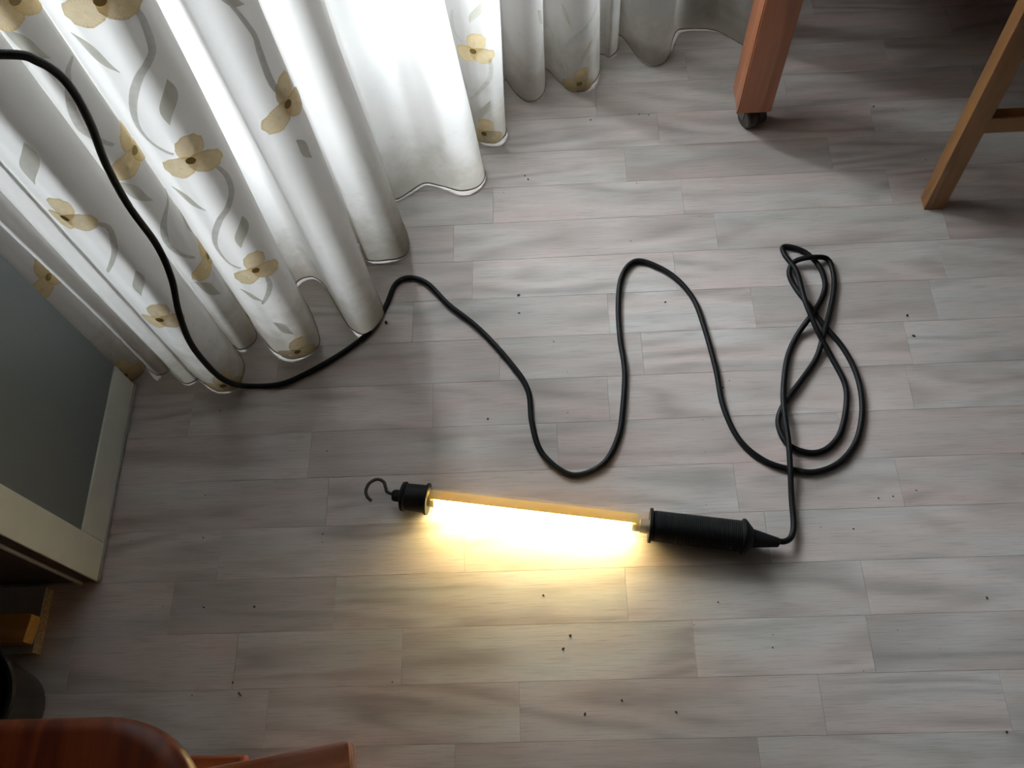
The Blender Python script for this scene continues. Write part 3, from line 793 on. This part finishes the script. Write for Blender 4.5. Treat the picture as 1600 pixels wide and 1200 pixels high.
# ------------------------------------------------------------------ red varnished chair at the lower left
rc = empty('varnished_chair', (-.47, -.14, 0))
tag(rc, 'dark red varnished pine chair with a rounded seat corner beside the bench', 'chair')
def rounded_slab(x0, x1, y0, y1, z0, z1, r, n=12, crown=.0):
    bm = bmesh.new(); pts = []
    for cx, cy, a0 in ((x1 - r, y1 - r, 0), (x0 + r, y1 - r, 90), (x0 + r, y0 + r, 180), (x1 - r, y0 + r, 270)):
        for i in range(n + 1):
            a = radians(a0 + 90 * i / n)
            pts.append((cx + r * cos(a), cy + r * sin(a)))
    lv = [(z0, -.004), (z0 + .004, 0), (z1 - .009, 0), (z1 - .005, -.0025), (z1 - .0015, -.008), (z1, -.014)]
    mx, my = (x0 + x1) / 2, (y0 + y1) / 2
    rings = []
    for z, ins in lv:
        ring = []
        for x, y in pts:
            d = Vector((x - mx, y - my)); L = d.length
            q = d * ((L + ins) / L)
            ring.append(bm.verts.new((mx + q.x, my + q.y, z)))
        rings.append(ring)
    m = len(pts)
    for a, b in zip(rings, rings[1:]):
        for i in range(m): bm.faces.new((a[i], a[(i + 1) % m], b[(i + 1) % m], b[i]))
    bm.faces.new(rings[0][::-1]); bm.faces.new(rings[-1])
    return bm
obj('seat', rounded_slab(-.22, .205, -.22, .211, .424, .450, .085), M_RED, rc, True)
def round_leg(a, b, r0, r1):
    pts = [tuple(Vector(a).lerp(Vector(b), i / 6)) for i in range(7)]
    return tube(pts, [r0 + (r1 - r0) * i / 6 for i in range(7)], 16)
for a, b in (((-.17, .09, 0), (-.15, .11, .424)), ((.105, .185, 0), (.115, .15, .424)), ((-.17, -.19, 0), (-.15, -.15, .424)), ((.16, -.19, 0), (.13, -.15, .424))):
    obj('leg', round_leg(a, b, .013, .018), M_REDX, rc, True)
obj('stretcher', box(-.15, .150, .178, .196, .185, .205), M_REDX, rc, bevel=.003)
for x in (-.15, .13):
    obj('back_post', round_leg((x, -.19, .45), (x, -.25, .90), .015, .012), M_REDX, rc, True)
obj('back_rail', box(-.17, .15, -.262, -.240, .80, .88), M_REDX, rc, bevel=.006, smooth=True)
obj('back_rail', box(-.15, .13, -.232, -.214, .60, .65), M_REDX, rc, bevel=.005, smooth=True)

# narrow bench beside it
bc = empty('wooden_bench', (-.240, -.182, 0), radians(9))
tag(bc, 'glossy orange brown wooden bench end beside the rounded chair seat', 'bench')
obj('bench_top', box(-.055, .105, -.30, .222, .366, .396), M_REDX, bc, bevel=.005, smooth=True)
for y in (-.26, .165):
    obj('bench_leg', box(-.040, .080, y - .012, y + .012, 0, .366), M_REDX, bc, bevel=.003)

# ------------------------------------------------------------------ crumbs on the floor
bm = bmesh.new(); rc2 = random.Random(11)
CR = [(-0.2413, 0.6686, 0.0018), (-0.2402, 0.6663, 0.0014), (-0.0396, 0.7056, 0.0018), (-0.0393, 0.6742, 0.0013), (-0.0875, 0.5023, 0.0016), (0.5283, 0.6417, 0.0018), (0.5303, 0.6075, 0.0018), (0.1802, 0.6821, 0.0013), (0.2481, 0.5369, 0.0012), (0.1707, 1.0496, 0.0012), (0.1865, 1.0471, 0.0010), (0.0889, 1.0425, 0.0012), (-0.0244, 0.9324, 0.0014), (-0.0194, 0.9243, 0.0014), (0.5566, 1.0399, 0.0016), (-0.3959, 0.2469, 0.0014), (-0.4632, 0.2480, 0.0011), (-0.4035, 0.1390, 0.0013), (-0.4016, 0.1367, 0.0011), (-0.4132, 0.1523, 0.0011), (-0.0169, 0.2506, 0.0014), (0.0154, 0.1989, 0.0018), (0.0058, 0.1827, 0.0018), (0.0750, 0.1193, 0.0013), (0.0289, 0.1049, 0.0014), (0.1396, 0.1046, 0.0014), (-0.4770, 0.3422, 0.0011), (-0.4774, 0.5316, 0.0010), (0.5251, 0.0737, 0.0014), (0.5411, 0.2309, 0.0012), (0.3928, 0.3252, 0.0012), (0.2059, 0.2351, 0.0013), (0.4526, 0.3678, 0.0013), (0.4330, 0.3659, 0.0011)]
for (x, y, r) in CR + [(rc2.uniform(-.6, .75), rc2.uniform(.08, 1.05), rc2.uniform(.0004, .0009)) for _ in range(60)]:
    M = Matrix.Translation((x, y, r * .5)) @ Matrix.Rotation(rc2.uniform(0, 6), 4, 'Z') @ Matrix.Diagonal((r * rc2.uniform(.8, 1.8), r, r * .6, 1))
    bmesh.ops.create_icosphere(bm, subdivisions=1, radius=1.0, matrix=M)
cr = obj('crumbs', bm, M_CRUMB); tag(cr, 'tiny dark crumbs scattered over the laminate floor', 'crumbs', kind='stuff')
